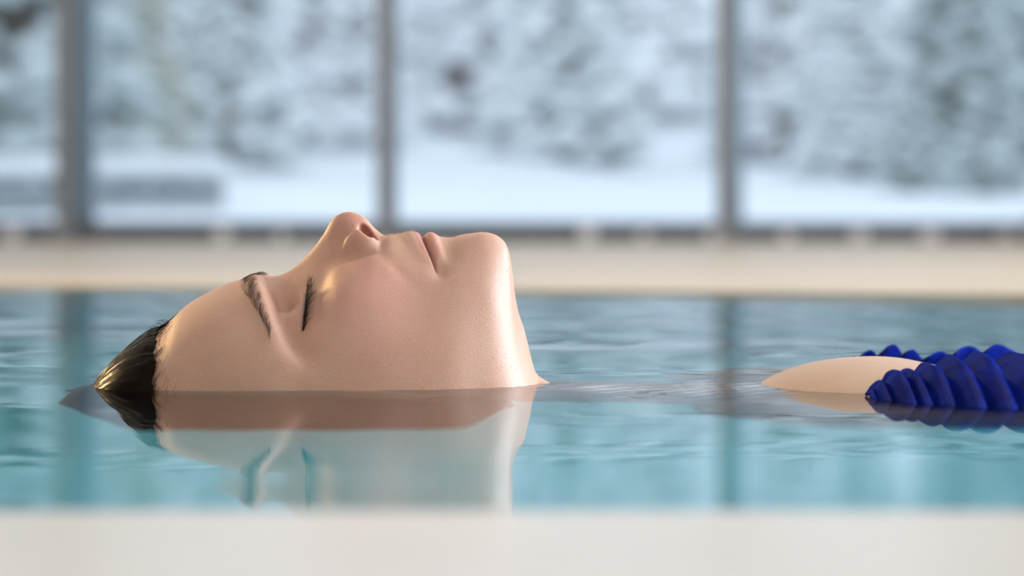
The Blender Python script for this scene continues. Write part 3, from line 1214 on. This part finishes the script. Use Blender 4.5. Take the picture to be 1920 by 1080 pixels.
st.build('loose_strands', MAT_HAIR, person)

# ---- swimsuit: bodice shell and two floating flounces


def suit_material():
    m, nt, n, l, p = material('wet_blue_fabric')
    tc = n.new('ShaderNodeTexCoord')
    nz = n.new('ShaderNodeTexNoise')
    nz.inputs['Scale'].default_value = 35
    l.new(tc.outputs['Object'], nz.inputs['Vector'])
    rp = n.new('ShaderNodeValToRGB')
    rp.color_ramp.elements[0].position = .3
    rp.color_ramp.elements[0].color = (.004, .012, .14, 1)
    rp.color_ramp.elements[1].position = .7
    rp.color_ramp.elements[1].color = (.007, .022, .28, 1)
    l.new(nz.outputs['Fac'], rp.inputs[0])
    l.new(rp.outputs[0], p.inputs['Base Color'])
    thin_gloss(n, l, p, .018, .10, (1.0, .82, .95))
    wv = n.new('ShaderNodeTexNoise')
    wv.inputs['Scale'].default_value = 700
    wv.inputs['Detail'].default_value = 2
    l.new(tc.outputs['Object'], wv.inputs['Vector'])
    bp = n.new('ShaderNodeBump')
    bp.inputs['Strength'].default_value = .5
    bp.inputs['Distance'].default_value = .0004
    l.new(wv.outputs['Fac'], bp.inputs['Height'])
    l.new(bp.outputs[0], p.inputs['Normal'])
    return m


MAT_SUIT = suit_material()
neck_u = 228 + .0011 * A_ ** 2 - 14 * np.exp(-((A_ - 90) / 40) ** 2)
bod = (U_ > neck_u) & (U_ < 800) & (A_ < 150 + 20 * ssm(U_, 550, 640))
fm = bod[BF].all(1)
ids = np.unique(BF[fm])
remap = np.full(len(BV), -1)
remap[ids] = np.arange(len(ids))
suit = np_mesh('swimsuit', (BV[ids] + BN[ids] * 1.4) / 1000.0, remap[BF[fm]], MAT_SUIT, person)
sol = suit.modifiers.new('thickness', 'SOLIDIFY')
sol.thickness = .0014
sol.offset = -1


def flounce(name, tops, bots, phases, amp, ns=260, nt=34, seed=1, sharp=1.0):
    T = np.array([px(*p) for p in tops])
    B = np.array([px(*p) if len(p) == 3 else p[:3] for p in bots])
    s = np.linspace(0, 1, ns)

    def samp(A):
        k = np.linspace(0, 1, len(A))
        out = np.empty((ns, 3))
        for d in range(3):
            X_, Y_ = pchip_table(list(zip(k, A[:, d])), 0, 1, step=.002, smooth=.02)
            out[:, d] = np.interp(s, X_, Y_)
        return out
    TT, BB = samp(T), samp(B)
    Pg = np.empty((ns, nt, 3))
    for j in range(nt):
        t = j / (nt - 1)
        q = TT * (1 - t) + BB * t
        q[:, 2] += 5.0 * math.sin(math.pi * t) * (1 - .3 * t)        # bulge
        Pg[:, j] = q
    du = np.gradient(Pg, axis=0)
    dt = np.gradient(Pg, axis=1)
    N = np.cross(du, dt)
    N /= np.linalg.norm(N, axis=2)[..., None] + 1e-9
    if N[..., 2].mean() < 0:
        N = -N
    px_, ph_ = phases
    ph = 1.22 * np.interp(s, px_, ph_)
    tg = np.linspace(0, 1, nt)
    PH = ph[:, None] - .95 * tg[None, :] - .25 * tg[None, :] ** 2
    fl = np.floor(PH)
    fr = PH - fl
    wave = np.where(fr < .44, fr / .44, np.clip((.66 - fr) / .22, 0, 1))
    wave = wave * wave * (3 - 2 * wave)
    big = .72 + .5 * np.abs(np.modf(np.sin(fl * 12.9 + seed * 3.1) * 437.5)[0])
    wave = wave ** 1.4 * big + .05 * np.sin(PH * 6.283 * 1.7 + tg[None, :] * 5)
    am = np.interp(s, [0, .08, .5, 1], [amp * .5, amp * .75, amp, amp * 1.15])[:, None] * (.55 + .55 * np.sin(np.pi * np.minimum(1, tg * .75 + .2)))[None, :]
    Pg = Pg + N * ((wave - .35) * am)[..., None]
    Pg[..., 0] += (wave - .5) * am * .7                              # ridges roll over toward the feet
    V = Pg.reshape(-1, 3) / 1000.0
    I = np.arange(ns * nt).reshape(ns, nt)
    Q = np.stack([I[:-1, :-1], I[1:, :-1], I[1:, 1:], I[:-1, 1:]], -1).reshape(-1, 4)
    o = np_mesh(name, V, Q, MAT_SUIT, person)
    so = o.modifiers.new('thickness', 'SOLIDIFY')
    so.thickness = .0014
    return o


near_top = [(1626, 739, -98), (1662, 722, -102), (1700, 708, -100), (1745, 693, -92), (1790, 691, -84), (1850, 690, -76), (1930, 690, -70), (2040, 694, -64)]
near_bot = [(1640, 772, -128), (1676, 784, -152), (1720, 790, -170), (1764, 795, -184), (1814, 799, -196), (1864, 803, -206), (1930, 808, -216), (2040, 812, -222)]
ruf = flounce('ruffle', near_top, near_bot, ([0, .12, .26, .40, .55, .72, 1.0], [0, 1.0, 2.0, 3.0, 4.0, 5.0, 6.6]), 9.5)
far_top = [(1600, 672, 88), (1640, 667, 90), (1680, 668, 92), (1720, 676, 92), (1765, 680, 90), (1810, 673, 86), (1860, 676, 82), (1960, 682, 76)]
far_bot = [(1600, 706, 125), (1640, 704, 145), (1680, 702, 160), (1720, 700, 175), (1765, 700, 190), (1810, 700, 200), (1860, 700, 210), (1960, 700, 216)]
flounce('ruffle', far_top, far_bot, ([0, .2, .4, .6, .8, 1.0], [0, 1.2, 2.4, 3.4, 4.4, 5.6]), 8.0)

# ---- water drops on the skin


MAT_DROP = simple('water_drop', (0.92, 0.84, 0.80), 0.04, 1.0, noise=.05, nscale=80)  # opaque pale colour paints the white glints of clear drops
rs = np.random.RandomState(9)
jaw = np.exp(-((U_ + 8) / 26) ** 2) + .25 * np.exp(-((U_ + 40) / 30) ** 2) + .35 * np.exp(-((U_ + 168) / 22) ** 2) + .10
low = 1.0 + 1.2 * (1 - ssm(W_, 4, 30))
ches = 1.3 * ssm(U_, 120, 140) * (1 - ssm(U_, 200, 206))
wgt = np.where(U_ < 40, jaw * low, ches) * (W_ > 1.0) * (BN[:, 1] < .5) * (U_ < 206)
wgt = wgt * (np.where(U_ > 40, .5, 1.0)) * (np.abs(lash) < .05)
pick = rs.choice(len(BV), 550, replace=False, p=wgt / wgt.sum())
rad = .12 + .22 * rs.rand(len(pick)) ** 3
DV = (BV[pick][:, None] + BN[pick][:, None] * (rad * .15)[:, None, None] + ICV[None] * rad[:, None, None]).reshape(-1, 3) / 1000
DF = (ICF[None] + (np.arange(len(pick)) * len(ICV))[:, None, None]).reshape(-1, 3)
dr = mesh_obj('water_drops', DV, DF.tolist(), MAT_DROP, person)
dr['kind'] = 'stuff'
